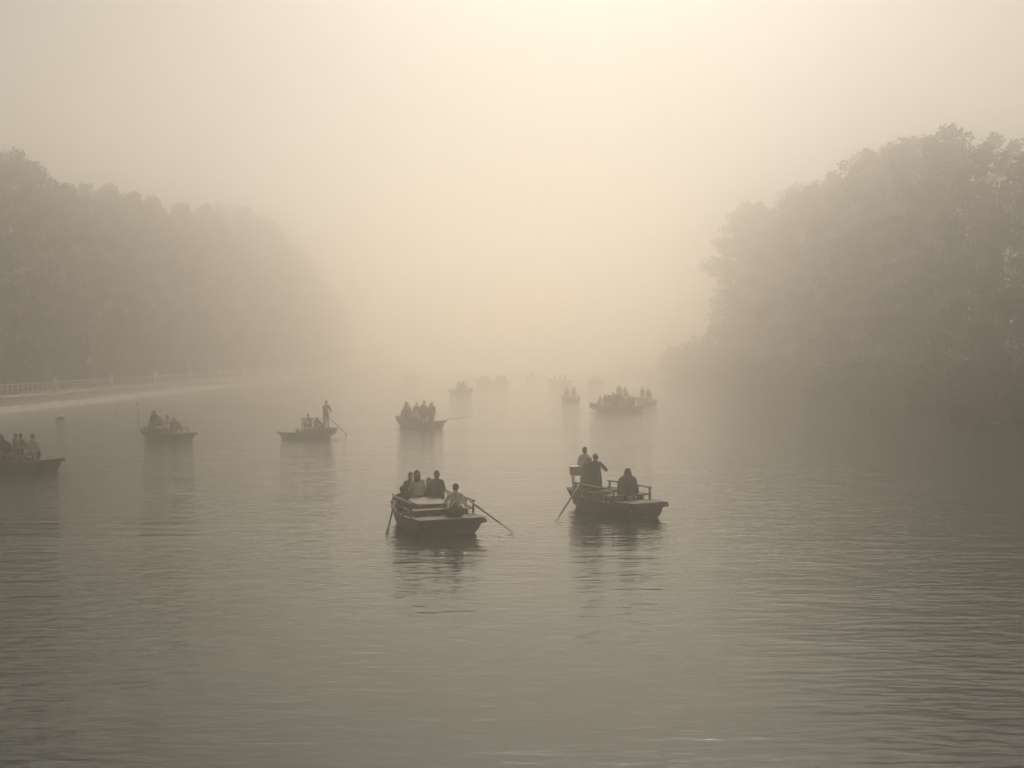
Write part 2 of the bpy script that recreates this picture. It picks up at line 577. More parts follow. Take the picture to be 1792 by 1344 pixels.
rtrees = []
y = 66.0
while y < 208:
    rtrees.append((40.5 + random.uniform(-1, 1.2), y)); y += random.uniform(6.5, 9)
y = 70.0
while y < 208:
    rtrees.append((48 + random.uniform(-1.5, 1.5), y)); y += random.uniform(7.5, 10)
for i, (x, y) in enumerate(rtrees):
    px = 896 + x / y * FPX
    top = interp(px, RTOP)
    h = CAM_H + (620 - top) / FPX * y - 1.0
    h = min(h, 34) * random.uniform(.90, 1.02)
    front = x < 44.5
    lab = 'big dense tree leaning over the water on the right bank' if front else 'big dense tree standing behind the waterside trees on the right bank'
    if front and y > 200:
        lab = 'pale hazy tree at the far left end of the right bank woods'
    elif front and 84 < y < 92:
        lab = 'tallest dark tree near the right edge of the picture'
    place_tree(TREES_R[i % 4], x, y, .9, h, lab, 'waterside trees on the right bank' if front else 'inner trees on the right bank')
y = 58.0
k = 0
while y < 252:
    far = y > 208
    h = random.uniform(3.2, 5.5) if not far else random.uniform(6.0, 8.5)
    lab = 'tall hazy bush at the far end of the right bank' if far else 'low bush hanging over the water edge on the right bank'
    place_tree(BUSHES[(k + 1) % 4], (36.2 if not far else 38.0) + random.uniform(-.8, .6), y, .2, h, lab, 'far bushes on the right bank' if far else 'waterside bushes on the right bank', 'bush', 4.0, 'bush', wide=1.0)
    y += random.uniform(3.2, 5.0); k += 1

# lamp, mooring pole, float on the left
def lamp_post(px, py):
    y = 134.0
    p = at(px, py, y)
    o = empty('lamp_post', (p.x, y, 1.31))
    tag(o, 'slim lamp post with one pale globe on the left promenade', 'lamp post')
    h = p.z - 1.31
    q = MB(); q.tube([(0, 0, 0), (0, 0, .25), (0, 0, .3), (0, 0, h - .35)], [.16, .14, .06, .045], 8); q.build('pole', M['rail'], o, True)
    q = MB(); q.tube([(0, 0, h - .38), (0, 0, h - .28)], [.08, .16], 8); q.build('collar', M['rail'], o, True)
    q = MB(); q.ellipsoid((0, 0, h), (.24, .24, .34), nu=14, nv=9); q.build('globe', M['lamp'], o, True)
lamp_post(155, 631)
p = on_water(244, 716)
o = empty('mooring_pole', p)
tag(o, 'pale wooden mooring pole leaning out of the water before the quay', 'pole')
q = MB(); q.tube([(.05, 0, -.6), (-.05, 0, .2), (-.30, .05, .75)], [.11, .11, .09], 8); q.build('shaft', M['coping'], o, True)
q = MB(); q.tube([(-.14, .02, .38), (-.18, .03, .48)], [.14, .14], 8); q.build('rope_wrap', M['deck'], o, True)
p = on_water(105, 733)
o = empty('float', p)
tag(o, 'small pale float bobbing on dark water near the quay', 'float')
q = MB(); q.ellipsoid((.14, 0, .16), (.30, .26, .24), nu=12, nv=8); q.build('body', M['white'], o, True)
q = MB(); q.tube([(-.24, 0, -.1), (-.24, 0, .15), (-.22, 0, .28)], [.15, .14, .06], 8); q.build('marker', M['white'], o, True)

# ------------------------------------------------------------------ boats
def boat_parts(L=4.4, wb=.95, wm=1.0, ws=.6, zb=.45, zs=.55, rails=True, rail_h=.45, seats=(-1.35, -.35, .65), hull=None):
    """list of (name, mesh, parent name or None); bow towards +X, z=0 is the waterline"""
    HM = M[hull or "hull"]
    out = []
    half = L / 2
    xs = np.linspace(-half, half - .12, 13)
    def hw(x):
        t = x / half
        return float(np.interp(t, [-1, -.75, -.35, .2, .7, 1], [ws, ws + (wm - ws) * .55, wm * .97, wm, (wm + wb) / 2, wb]))
    def zg(x):
        t = x / half
        return float(np.interp(t, [-1, -.6, 0, .7, 1], [zs, zs - .08, .40, .42, zb]))
    def chine(x):
        t = x / half
        return hw(x) * float(np.interp(t, [-1, -.5, .5, 1], [.55, .80, .84, .78])), float(np.interp(t, [-1, -.7, -.3, .6, .85, 1], [.28, .0, -.2, -.2, -.06, .14]))
    NS = 4
    def side_pt(x, f, sgn):
        cw, cz = chine(x)
        bul = math.sin(f * math.pi) * .05
        return Vector((x - .0 * f, sgn * (cw + (hw(x) - cw) * f + bul), cz + (zg(x) - cz) * f))
    for sgn in (1, -1):
        for s in range(NS):
            f0, f1 = s / NS - (.03 if s else 0), (s + 1) / NS
            vs, fs = [], []
            for x in xs:
                a, b = side_pt(x, f0, sgn), side_pt(x, f1, sgn)
                n = Vector((0, sgn, 0))
                a = a + n * .016          # lower edge laps over the strake below
                vs += [a, b, b - n * .028, a - n * .034]
            m = len(xs)
            for i in range(m - 1):
                for k in range(4):
                    k2 = (k + 1) % 4
                    q_ = (i * 4 + k, i * 4 + k2, (i + 1) * 4 + k2, (i + 1) * 4 + k)
                    fs.append(q_ if sgn < 0 else q_[::-1])
            fs += [(0, 1, 2, 3), tuple((m - 1) * 4 + k for k in (3, 2, 1, 0))]
            b_ = MB(); b_.add(vs, fs); me = b_.mesh('strake'); me.materials.append(HM); out.append(('strake', me))
        g = MB()
        vs, fs = [], []
        for x in xs:
            c = side_pt(x, 1, sgn)
            for dy, dz in ((-.05, -.03), (.045, -.03), (.045, .04), (-.05, .04)):
                vs.append(c + Vector((0, dy * sgn, dz)))
        m = len(xs)
        for i in range(m - 1):
            for k in range(4):
                k2 = (k + 1) % 4
                fs.append((i * 4 + k, i * 4 + k2, (i + 1) * 4 + k2, (i + 1) * 4 + k))
        fs += [(3, 2, 1, 0), tuple((m - 1) * 4 + k for k in range(4))]
        g.add(vs, fs); me = g.mesh('gunwale'); me.materials.append(M['deck']); out.append(('gunwale', me))
    b_ = MB(); vs, fs = [], []
    for x in xs:
        cw, cz = chine(x)
        vs += [(x, -cw, cz), (x, cw, cz), (x, cw, cz + .04), (x, -cw, cz + .04)]
    for i in range(len(xs) - 1):
        for k in range(4):
            k2 = (k + 1) % 4
            fs.append((i * 4 + k, (i + 1) * 4 + k, (i + 1) * 4 + k2, i * 4 + k2))
    b_.add(vs, fs); me = b_.mesh('bottom'); me.materials.append(HM); out.append(('bottom', me))
    for nm, x, dx in (('bow_transom', float(xs[-1]), .03), ('stern_transom', float(xs[0]), -.03)):
        nb = 3
        for s in range(nb):
            b_ = MB(); pr = []
            for f in (s / nb, (s + 1) / nb - .012):
                a = side_pt(x, f, 1)
                pr.append((a.y, a.z))
            (y0, z0), (y1, z1) = pr
            vs = [(x, -y0, z0), (x, y0, z0), (x, y1, z1), (x, -y1, z1), (x + dx, -y0, z0), (x + dx, y0, z0), (x + dx, y1, z1), (x + dx, -y1, z1)]
            b_.add(vs, [(3, 2, 1, 0), (4, 5, 6, 7), (0, 1, 5, 4), (1, 2, 6, 5), (2, 3, 7, 6), (3, 0, 4, 7)])
            me = b_.mesh('transom_board'); me.materials.append(HM); out.append(('transom_board', me))
    # decks: planks across bow and stern, bow deck overhangs as a flat lip
    def planks(x0, x1, n, z_off, over, name):
        wd = (x1 - x0) / n
        for i in range(n):
            x = x0 + (i + .5) * wd
            wdt = hw(min(max(x, -half), half)) + over
            b_ = MB(); b_.box((x, random.uniform(-.008, .008), zg(min(x, half)) + z_off + random.uniform(-.004, .004)), (wd - .014, 2 * wdt, .045))
            me = b_.mesh(name); me.materials.append(M['deck']); out.append((name, me))
    planks(half - .85, half + .12, 6, .067, .06, 'deck_plank')
    planks(-half - .10, -half + .62, 4, .067, .04, 'deck_plank')
    b_ = MB(); b_.box((half + .02, 0, zg(half) - .02), (.20, 2 * wb + .16, .11)); me = b_.mesh('bow_beam'); me.materials.append(HM); out.append(('bow_beam', me))
    for i in range(5):
        y = (i - 2) * .26
        b_ = MB(); b_.box((-.1, y, .16 + random.uniform(-.003, .003)), (L * .62, .245, .03)); me = b_.mesh('floor_board'); me.materials.append(M['deck']); out.append(('floor_board', me))
    for x in seats:
        x, deep = x if isinstance(x, tuple) else (x, .30)
        b_ = MB()
        b_.box((x, 0, .66), (deep, 2 * hw(x) - .16, .045))
        for sy in (-1, 1):
            b_.box((x, sy * (hw(x) - .22), .40), (.24, .05, .47))
        me = b_.mesh('bench'); me.materials.append(M['deck']); out.append(('bench', me))
    for x in np.linspace(-half * .7, half * .55, 6):
        b_ = MB()
        for sgn in (1, -1):
            a, c = side_pt(float(x), .05, sgn), side_pt(float(x), .97, sgn)
            n = Vector((0, -sgn * .05, 0))
            b_.tube([a + n, c + n], [.028, .028], 6)
        me = b_.mesh('rib'); me.materials.append(HM); out.append(('rib', me))
    if rails:
        rx0, rx1 = -half * .52, half * .56
        for sgn in (1, -1):
            for nm, dz, th in (('top_rail', rail_h, .05), ('middle_rail', rail_h * .5, .032)):
                b_ = MB(); pts = []
                for x in np.linspace(rx0 - .1, rx1 + .1, 6):
                    g_ = side_pt(float(x), 1, sgn); pts.append((float(x), g_.y - sgn * .01, .44 + dz))
                b_.tube(pts, [th] * 6, 6, ry=[th * .6] * 6)
                me = b_.mesh(nm); me.materials.append(M['rail']); out.append((nm, me))
            for x in np.linspace(rx0, rx1, 4):
                g_ = side_pt(float(x), 1, sgn)
                b_ = MB(); b_.box((float(x), g_.y - sgn * .01, g_.z + .02 + (rail_h + .40 - g_.z) / 2), (.06, .05, rail_h + .44 - g_.z))
                me = b_.mesh('rail_post'); me.materials.append(M['rail']); out.append(('rail_post', me))
    return out

BOAT_KINDS = {
    'wide': boat_parts(seats=((-1.25, .68), (1.14, .34))),
    'slim': boat_parts(4.2, .62, .80, .36, .45, .52, seats=(-1.2, -.2, (.95, .42))),
    'plain': boat_parts(4.4, .70, .90, .45, .45, .62, rails=False),
    'tarred': boat_parts(4.5, .62, .86, .38, .50, .66, rails=False, hull='tar'),
    'faded': boat_parts(4.2, .78, .92, .55, .42, .52, rails=True, rail_h=.3, hull='faded'),
}
def boat(kind, loc, heading, label, group='rowing boats on the river', scale=1.0):
    o = empty('rowing_boat', (loc[0], loc[1], 0), math.atan2(heading[1], heading[0]), scale)
    o.rotation_euler.x = random.uniform(-.015, .015)
    tag(o, label, 'boat', group)
    last = {}
    under = {'floor_board': 'bottom', 'rib': 'bottom', 'middle_rail': 'top_rail', 'rail_post': 'top_rail'}
    for nm, me in sorted(BOAT_KINDS[kind], key=lambda t: t[0] in under):
        last[nm] = link(nm, me, last.get(under.get(nm), o))
    return o

def heading(phi):
    """bow turned phi degrees from straight at the camera, positive to the right of the picture"""
    return (math.sin(R(phi)), -math.cos(R(phi)))

def oar(a, b, label, blade=.55, group='oars'):
    a, b = Vector(a), Vector(b)
    d = b - a
    ln = d.length
    o = empty('oar', a)
    o.rotation_mode = 'QUATERNION'
    o.rotation_quaternion = d.to_track_quat('X', 'Z')
    tag(o, label, 'oar', group)
    q = MB(); q.tube([(0, 0, 0), (.3, 0, 0), (ln - blade, 0, 0)], [.024, .03, .026], 8); q.build('shaft', M['oar'], o, True)
    q = MB(); q.tube([(ln - blade - .08, 0, 0), (ln - blade * .7, 0, 0), (ln - .1, 0, 0), (ln, 0, 0)], [.03, .05, .052, .04], 8, side=(0, 1, 0), ry=[.024, .014, .012, .01]); q.build('blade', M['oar'], o, True)
    return o

# ------------------------------------------------------------------ people
SHOULDER, HIP = .158, .09
def base_pose(kind):
    """joints for a person facing +Y with the floor at z=0 below the pelvis"""
    J = {}
    V = Vector
    if kind.startswith('stand'):
        lean = .10 if kind == 'stand_pole' else .02
        J['pelvis'] = V((0, 0, .90)); J['waist'] = V((0, lean * .3, 1.06)); J['chest'] = V((0, lean * .8, 1.24)); J['neck'] = V((0, lean, 1.40)); J['head'] = V((0, lean + .03, 1.545))
        for s, n in ((-1, 'L'), (1, 'R')):
            J['hip' + n] = V((s * HIP, 0, .86)); J['knee' + n] = V((s * .10, .03, .47)); J['ankle' + n] = V((s * .11, -.02, .08)); J['toe' + n] = V((s * .14, .14, .035))
        if kind == 'stand_pole':
            J['kneeL'] += V((0, .06, 0)); J['ankleL'] += V((0, .14, 0)); J['toeL'] += V((0, .14, 0)); J['ankleR'] += V((0, -.12, 0)); J['toeR'] += V((0, -.12, 0))
    else:
        lean = {'sit': .02, 'sit_lap': .06, 'row': -.06, 'hunch': .26}.get(kind, .02)
        z = .58
        J['pelvis'] = V((0, 0, z)); J['waist'] = V((0, lean * .3 - .02, z + .16)); J['chest'] = V((0, lean * .75, z + .33)); J['neck'] = V((0, lean, z + .49)); J['head'] = V((0, lean + .035, z + .635))
        if kind == 'hunch':
            J['neck'] = V((0, .20, z + .44)); J['head'] = V((0, .30, z + .55)); J['chest'] = V((0, .12, z + .30))
        for s, n in ((-1, 'L'), (1, 'R')):
            J['hip' + n] = V((s * HIP, .02, z - .02)); J['knee' + n] = V((s * .13, .42, z - .02)); J['ankle' + n] = V((s * .13, .40, .08)); J['toe' + n] = V((s * .15, .56, .035))
    nk, ch = J['neck'], J['chest']
    for s, n in ((-1, 'L'), (1, 'R')):
        sh = nk + V((s * SHOULDER, 0, -.085)); J['sh' + n] = sh
        if kind == 'stand':
            J['el' + n] = sh + V((s * .05, -.03, -.27)); J['wr' + n] = sh + V((s * .04, .06, -.50))
        elif kind == 'stand_fold':
            J['el' + n] = sh + V((s * .09, .02, -.25)); J['wr' + n] = sh + V((-s * .08, .20, -.21))
        elif kind == 'stand_elbow':
            J['el' + n] = sh + (V((s * .20, -.04, -.20)) if s > 0 else V((-.06, 0, -.27))); J['wr' + n] = sh + (V((s * .10, .17, -.17)) if s > 0 else V((-.02, .12, -.46)))
        elif kind == 'stand_pole':
            J['el' + n] = sh + V((s * .07, .14, -.20)); J['wr' + n] = sh + V((-s * .04, .36, -.22 + .06 * s))
        elif kind == 'row':
            J['el' + n] = sh + V((s * .10, .12, -.23)); J['wr' + n] = sh + V((s * .06, .36, -.22))
        elif kind == 'sit':
            J['el' + n] = sh + V((s * .08, .02, -.26)); J['wr' + n] = sh + V((s * .02, .24, -.38))
        else:
            J['el' + n] = sh + V((s * .07, .05, -.26)); J['wr' + n] = sh + V((-s * .08, .26, -.34))
    return J

BODY_CACHE = {}
def eval_mesh(me, voxel, dec):
    o = bpy.data.objects.new('temporary', me)
    C.objects.link(o)
    r = o.modifiers.new('r', 'REMESH'); r.mode = 'VOXEL'; r.voxel_size = voxel
    s = o.modifiers.new('s', 'SMOOTH'); s.iterations = 3; s.factor = .5
    d = o.modifiers.new('d', 'DECIMATE'); d.ratio = dec
    dg = bpy.context.evaluated_depsgraph_get()
    out = bpy.data.meshes.new_from_object(o.evaluated_get(dg))
    bpy.data.objects.remove(o)
    return out

def seg_dist(P, a, b):
    a, b = np.array(a), np.array(b)
    d = b - a
    t = np.clip(((P - a) @ d) / max(1e-9, d @ d), 0, 1)
    return np.linalg.norm(P - (a + t[:, None] * d), axis=1)

def body(kind, longhair=False):
    key = (kind, longhair)
    if key in BODY_CACHE:
        return BODY_CACHE[key]
    J = base_pose(kind)
    b = MB()
    X = (1, 0, 0)
    up = (J['neck'] - J['pelvis']).normalized()
    b.tube([J['pelvis'] - up * .10, J['pelvis'] - up * .06, J['pelvis'], J['waist'], J['chest'], J['neck'] - up * .06, J['neck'] - up * .005, J['neck'] + up * .02],
           [.06, .14, .165, .135, .155, .125, .065, .045], 16, side=X, ry=[.05, .10, .115, .10, .115, .085, .055, .045])
    b.capsule(J['neck'] - up * .03, J['head'] - Vector((0, .015, .03)), .055, .05)
    hd = J['head']
    tilt = Matrix.Rotation(-.5 if kind == 'hunch' else 0, 3, 'X')
    b.ellipsoid(hd, (.082, .102, .122), tilt, 14, 10)
    b.ellipsoid(hd + tilt @ Vector((0, .032, -.062)), (.055, .062, .062), tilt)
    b.capsule(hd + tilt @ Vector((0, .092, .012)), hd + tilt @ Vector((0, .112, -.022)), .011, .016)
    b.ellipsoid(hd + tilt @ Vector((0, .090, -.058)), (.026, .014, .012), tilt)
    for s in (-1, 1):
        b.ellipsoid(hd + tilt @ Vector((s * .080, -.005, -.005)), (.014, .022, .033), tilt)
    bones = [('skin', J['head'], J['head'], .11), ('skin', J['neck'] + up * .02, J['head'], .05), ('shirt', J['waist'], J['neck'] - up * .07, .15), ('trousers', J['pelvis'] - up * .05, J['pelvis'] + up * .05, .15)]
    hands = MB()
    for s, n in ((-1, 'L'), (1, 'R')):
        sh, el, wr = J['sh' + n], J['el' + n], J['wr' + n]
        b.capsule(J['neck'] + Vector((s * .03, 0, -.05)), sh, .050, .056)
        b.capsule(sh, el, .054, .042); b.capsule(el, wr, .043, .029)
        fd = (wr - el).normalized()
        palm = wr + fd * .055
        side = fd.cross(Vector((0, 0, 1)))
        side = (side if side.length > .2 else Vector((0, 1, 0))).normalized()
        nrm = side.cross(fd).normalized()
        b.tube([wr - fd * .01, wr + fd * .03, wr + fd * .075, wr + fd * .098], [.028, .038, .042, .034], 10, side=side, ry=[.024, .019, .018, .012])
        hip, kn, an, to = J['hip' + n], J['knee' + n], J['ankle' + n], J['toe' + n]
        b.capsule(hip, kn, .088, .058); b.capsule(kn, an, .056, .036)
        b.capsule(kn.lerp(an, .2) + Vector((0, -.02, 0)), kn.lerp(an, .45) + Vector((0, -.015, 0)), .048, .04)
        b.capsule(an + Vector((0, -.04, -.03)), to, .042, .034)
        bones += [('shirt', sh, el, .05), ('shirt', el, el.lerp(wr, .9), .038), ('skin', wr + fd * .02, palm + fd * .04, .03), ('trousers', hip, kn, .075), ('trousers', kn, kn.lerp(an, .92), .05), ('shoe', an + Vector((0, -.04, -.04)), to, .04)]
        root = wr + fd * .09
        for k, (off, ln) in enumerate(((-.030, .068), (-.010, .078), (.010, .074), (.029, .060))):
            p0 = root + side * off - fd * .012
            p1 = p0 + fd * ln * .5 - nrm * ln * .12
            p2 = p1 + fd * ln * .30 - nrm * ln * .24
            p3 = p2 + fd * ln * .12 - nrm * ln * .24
            hands.tube([p0, p1, p2, p3], [.0095, .009, .008, .005], 6)
        tb = wr + fd * .035 - side * s * .034
        hands.tube([tb, tb + fd * .028 - side * s * .024, tb + fd * .055 - side * s * .028 - nrm * .012], [.012, .0105, .006], 6)
    me = eval_mesh(b.mesh('body'), .016, .32)
    n = len(me.vertices)
    P = np.empty(n * 3); me.vertices.foreach_get('co', P); P = P.reshape(-1, 3)
    Nn = np.empty(n * 3); me.vertices.foreach_get('normal', Nn); Nn = Nn.reshape(-1, 3)
    D = np.stack([seg_dist(P, a, c) - r for _, a, c, r in bones], 1)
    lab = np.array([bones[i][0] for i in D.argmin(1)])
    hdv = np.array(hd)
    ti = np.array(tilt)
    loc = (P - hdv) @ ti                            # into head frame
    hairm = (lab == 'skin') & (np.linalg.norm(P - hdv, axis=1) < .17) & ((loc[:, 2] > .055) | ((loc[:, 1] < -.005) & (loc[:, 2] > -.075)))
    polys = [tuple(p.vertices) for p in me.polygons]
    def shell(mask, off, name, wob=0.0):
        fs = [p for p in polys if sum(mask[i] for i in p) >= max(2, len(p) - 1)]
        used = sorted({i for p in fs for i in p})
        idx = {u: k for k, u in enumerate(used)}
        vs = []
        for u in used:
            w_ = wob * noise.noise(Vector(P[u]) * 11) + wob * .6 * noise.noise(Vector(P[u]) * 25)
            vs.append(tuple(P[u] + Nn[u] * (off + w_)))
        m = bpy.data.meshes.new(name)
        m.from_pydata(vs, [], [tuple(idx[i] for i in p) for p in fs])
        smooth(m)
        m.materials.append(None)
        return m
    parts = {'shirt': shell((lab == 'shirt') | ((lab == 'trousers') & (P[:, 2] > J['pelvis'].z - .04) & (np.abs(P[:, 0]) < .22) & (P[:, 1] < .14)), .020, 'shirt', .010), 'trousers': shell(lab == 'trousers', .012, 'trousers', .008), 'shoes': shell(lab == 'shoe', .008, 'shoes'), 'hair': shell(hairm, .014, 'hair', .006)}
    if longhair:
        h = MB()
        h.ellipsoid(hd + Vector((0, -.02, .02)), (.105, .115, .128))
        h.tube([hd + Vector((0, -.05, .05)), hd + Vector((0, -.075, -.10)), hd + Vector((0, -.11, -.28)), hd + Vector((0, -.11, -.42))], [.10, .105, .085, .025], 12, side=X, ry=[.07, .065, .05, .02])
        hm = h.mesh('hair', True); hm.materials.append(None)
        parts['hair'] = hm
    # append the fingers to the body mesh
    V2 = P.tolist() + [tuple(v) for v in hands.v]
    F2 = polys + [tuple(i + n for i in f) for f in hands.f]
    bm_ = bpy.data.meshes.new('body')
    bm_.from_pydata(V2, [], F2)
    smooth(bm_)
    bm_.materials.append(M['skin'])
    BODY_CACHE[key] = (bm_, parts, J)
    return BODY_CACHE[key]

def dress(o, name, me, m):
    c = link(name, me, o)
    if len(me.materials) == 0:
        me.materials.append(None)
    c.material_slots[0].link = 'OBJECT'
    c.material_slots[0].material = m
    return c

def drape(J, kind, top='neck'):
    """a shawl or cloak hanging from head or shoulders round the body"""
    b = MB()
    rings = []
    hd = J['head']
    nk = J['neck']
    pv = J['pelvis']
    levels = [(hd + Vector((0, -.02, .135)), .02, .03), (hd + Vector((0, -.02, .10)), .085, .10), (hd + Vector((0, -.03, 0)), .115, .13), (hd + Vector((0, -.06, -.10)), .14, .15),
              (nk + Vector((0, -.02, -.04)), .25, .17), (nk.lerp(pv, .35), .31, .23), (nk.lerp(pv, .7), .32, .26), (pv + Vector((0, .03, .02)), .33, .28), (pv + Vector((0, .08, -.10)), .34, .30)]
    n = 22
    vs, fs = [], []
    for i, (c, rx, ry) in enumerate(levels):
        for k in range(n):
            a = math.tau * k / n
            r_ = 1 + (.05 * math.sin(a * 7 + i * .6) + .06 * noise.noise(Vector((math.cos(a) * 2, math.sin(a) * 2, i * .7)))) * (i > 3)
            vs.append(c + Vector((math.cos(a) * rx * r_, math.sin(a) * ry * r_, .012 * math.sin(a * 5) * (i > 6))))
    for i in range(len(levels) - 1):
        for k in range(n):
            k2 = (k + 1) % n
            if i in (1, 2) and 3 <= k <= 7:          # opening for the face (front is +Y)
                continue
            fs.append((i * n + k, i * n + k2, (i + 1) * n + k2, (i + 1) * n + k))
    fs.append(tuple(range(n)))
    b.add(vs, fs)
    m = b.mesh('shawl', True)
    m.materials.append(None)
    return m

def long_coat(J):
    pv = J['pelvis']
    n, vs, fs = 20, [], []
    lv = [(.26, .165, .125), (.10, .185, .145), (-.10, .20, .155), (-.32, .205, .165), (-.55, .215, .175), (-.62, .21, .17)]
    for i, (dz, rx, ry) in enumerate(lv):
        for k in range(n):
            a = math.tau * k / n
            r_ = 1 + .045 * math.sin(a * 6 + i * .4) * (i / 5)
            vs.append(pv + Vector((math.cos(a) * rx * r_, math.sin(a) * ry * r_, dz)))
    for i in range(len(lv) - 1):
        for k in range(n):
            fs.append((i * n + k, i * n + (k + 1) % n, (i + 1) * n + (k + 1) % n, (i + 1) * n + k))
    b = MB(); b.add(vs, fs)
    m = b.mesh('coat', True); m.materials.append(None)
    return m

def person(kind, loc, face, label, shirt='black', trousers='charcoal', hair='hair', group=None, scale=1.0, longhair=False, shawl=None, coat=None, detail=False):
    """face: direction (x, y) the person looks"""
    bm_, parts, J = body(kind, longhair)
    o = empty('person', loc, math.atan2(face[1], face[0]) - math.pi / 2, scale)
    o.rotation_euler.x = random.uniform(-.05, .05)
    o.rotation_euler.y = random.uniform(-.05, .05)
    tag(o, label, 'person', group)
    link('body', bm_, o)
    dress(o, 'shirt', parts['shirt'], CLOTH[shirt])
    dress(o, 'trousers', parts['trousers'], CLOTH[trousers])
    dress(o, 'shoes', parts['shoes'], CLOTH['black'])
    if not shawl:
        dress(o, 'hair', parts['hair'], M['hair'])
    else:
        key = ('shawl', kind)
        if key not in BODY_CACHE:
            BODY_CACHE[key] = drape(J, kind)
        dress(o, 'shawl', BODY_CACHE[key], CLOTH[shawl])
    if coat:
        key = ('coat', kind)
        if key not in BODY_CACHE:
            BODY_CACHE[key] = long_coat(J)
        dress(o, 'coat', BODY_CACHE[key], CLOTH[coat])
    if detail:
        for s in (-1, 1):
            e = MB(); e.ellipsoid(J['head'] + Vector((s * .03, .088, .012)), (.013, .010, .009), None, 8, 6)
            e.build('eye', M['eye'], o, True)
    return o

# ---- nearest boat (left of centre)
hA = heading(20)
A = (-2.5, 35.0)
boat('wide', A, hA, 'nearest wide wooden rowing boat, bow towards us, with a pale-topped box')
def inb(b, h, u, v):
    return (b[0] + h[0] * u - h[1] * v, b[1] + h[1] * u + h[0] * v)   # u to the bow, v to starboard side seen right in the picture
def person_at(px, depth, z=.175):
    p = at(px, 640, depth)
    return (p.x, depth, z)
BOX = (-2.50, 35.02)
bx = empty('box_table', (-2.62, 35.0, .175), math.atan2(hA[1], hA[0]))
tag(bx, 'long low box with pale tarpaulin top and slatted ends in nearest boat', 'box')
q = MB()
q.box((0, 0, .60), (1.75, 1.06, .05)); q.build('top', M['cloth_top'], bx, bevel=.015)
for sx in (-1, 1):
    for sy in (-1, 1):
        q = MB(); q.box((sx * .80, sy * .46, .287), (.07, .07, .573)); q.build('leg', M['rail'], bx)
    for k in range(4):
        q = MB(); q.box((sx * .845, 0, .10 + k * .135), (.02, .99, .085)); q.build('slat', M['deck'], bx)
for sy in (-1, 1):
    for k in range(4):
        q = MB(); q.box((0, sy * .505, .10 + k * .135), (1.60, .02, .085)); q.build('slat', M['deck'], bx)
cam_dir = (0, -1)
person('row', person_at(793, 33.95, .12), (-.25, .97), 'rower in patterned white shirt seated with back to us, nearest boat', 'pattern', 'black', detail=True)
person('sit_lap', person_at(764, 35.95, .28), (.1, 1), 'broad person in dark jacket seated in the middle of the nearest boat', 'charcoal', 'black', scale=1.0, detail=True)
person('sit', person_at(731, 36.05, .27), (-.15, 1), 'woman with long dark hair in a pale dress, nearest boat', 'pale', 'tan', longhair=True, detail=True)
person('sit', person_at(717, 36.35, .20), (.5, -.8), 'person in brown half hidden at the left behind the long-haired woman', 'brown', 'brown', detail=True)
person('sit_lap', person_at(747, 36.5, .06), (.2, -1), 'small person in maroon between the long-haired woman and dark-jacketed person', 'maroon', 'navy', scale=.97, detail=True)
person('row', person_at(703, 35.3, .0), (-.1, 1), 'stooping rower in black at the left side of the nearest boat', 'black', 'black', scale=.92, detail=True)
oar(at(822, 877, 33.95), on_water(903, 936, -.06), 'dark oar reaching right from the nearest boat', .6)
oar(at(691, 876, 34.7), on_water(676, 941, -.08), 'dark oar dipping left of the nearest boat', .5)

bn = empty('cloth_bundle', (*person_at(797, 33.3, .55)[:2], .545), .4)  # dark shape added in place of the rower's spread trousers and seat
tag(bn, 'dark cloth bundle on the bow standing in for the rower trousers and seat, nearest boat', 'bundle')
q = MB(); q.ellipsoid((0, 0, .14), (.29, .19, .19), nu=20, nv=14)
q.v = [tuple(Vector(v) * (1 + .22 * noise.noise(Vector(v) * 6)) + Vector((0, 0, max(0, -v[2])))) if True else v for v in q.v]
dress(bn, 'lump', q.mesh('lump', True), CLOTH['black'])
q = MB(); q.tube([(-.06, 0, .24), (-.04, .01, .33), (.03, .02, .38)], [.06, .035, .05], 10); dress(bn, 'upper_lump', q.mesh('upper_lump', True), CLOTH['black'])

# ---- second boat (right of centre)
hB = heading(30)
B = (3.35, 38.3)
boat('slim', B, hB, 'slim wooden rowing boat right of centre with railed bench and box on stern')
person('stand_fold', person_at(1025, 40.0, .42), (.3, -1), 'boatman in white shirt standing on the stern, right boat', 'white', 'tan', scale=.97, detail=True)
person('stand', person_at(1031, 39.25, .175), (.3, .9), 'dark-clad shorter person standing left of the taller one, right boat', 'charcoal', 'charcoal', coat='charcoal', scale=.95, detail=True)
person('stand_elbow', person_at(1044, 39.05, .175), (.15, 1), 'tall person in dark coat standing with one elbow out, right boat', 'black', 'charcoal', coat='black', scale=1.03, detail=True)
person('hunch', person_at(1100, 37.45, .20), (.25, 1), 'person hunched under a dark shawl on the right boat', 'black', 'black', shawl='charcoal', scale=1.04, detail=True)
sb = person_at(1011, 39.9, .0)
st = empty('box_stand', (sb[0], sb[1], .56), .2)
tag(st, 'pale crate raised on thin legs at the stern of right boat', 'crate stand')
q = MB(); q.box((0, 0, .64), (.50, .36, .30)); q.build('crate', M['pale_box'], st, bevel=.02)
q = MB(); q.box((0, 0, .80), (.54, .40, .03)); q.build('lid', M['pale_box'], st)
for sx in (-1, 1):
    for sy in (-1, 1):
        q = MB(); q.tube([(sx * .13, sy * .12, .012), (sx * .17, sy * .13, .49)], [.024, .024], 6); q.build('leg', M['rail'], st)
q = MB(); q.box((0, .12, .22), (.30, .03, .04)); q.build('brace', M['rail'], st)
oar(at(1016, 846, 39.0), on_water(969, 918, -.06), 'dark oar slanting down left from the right boat', .6)

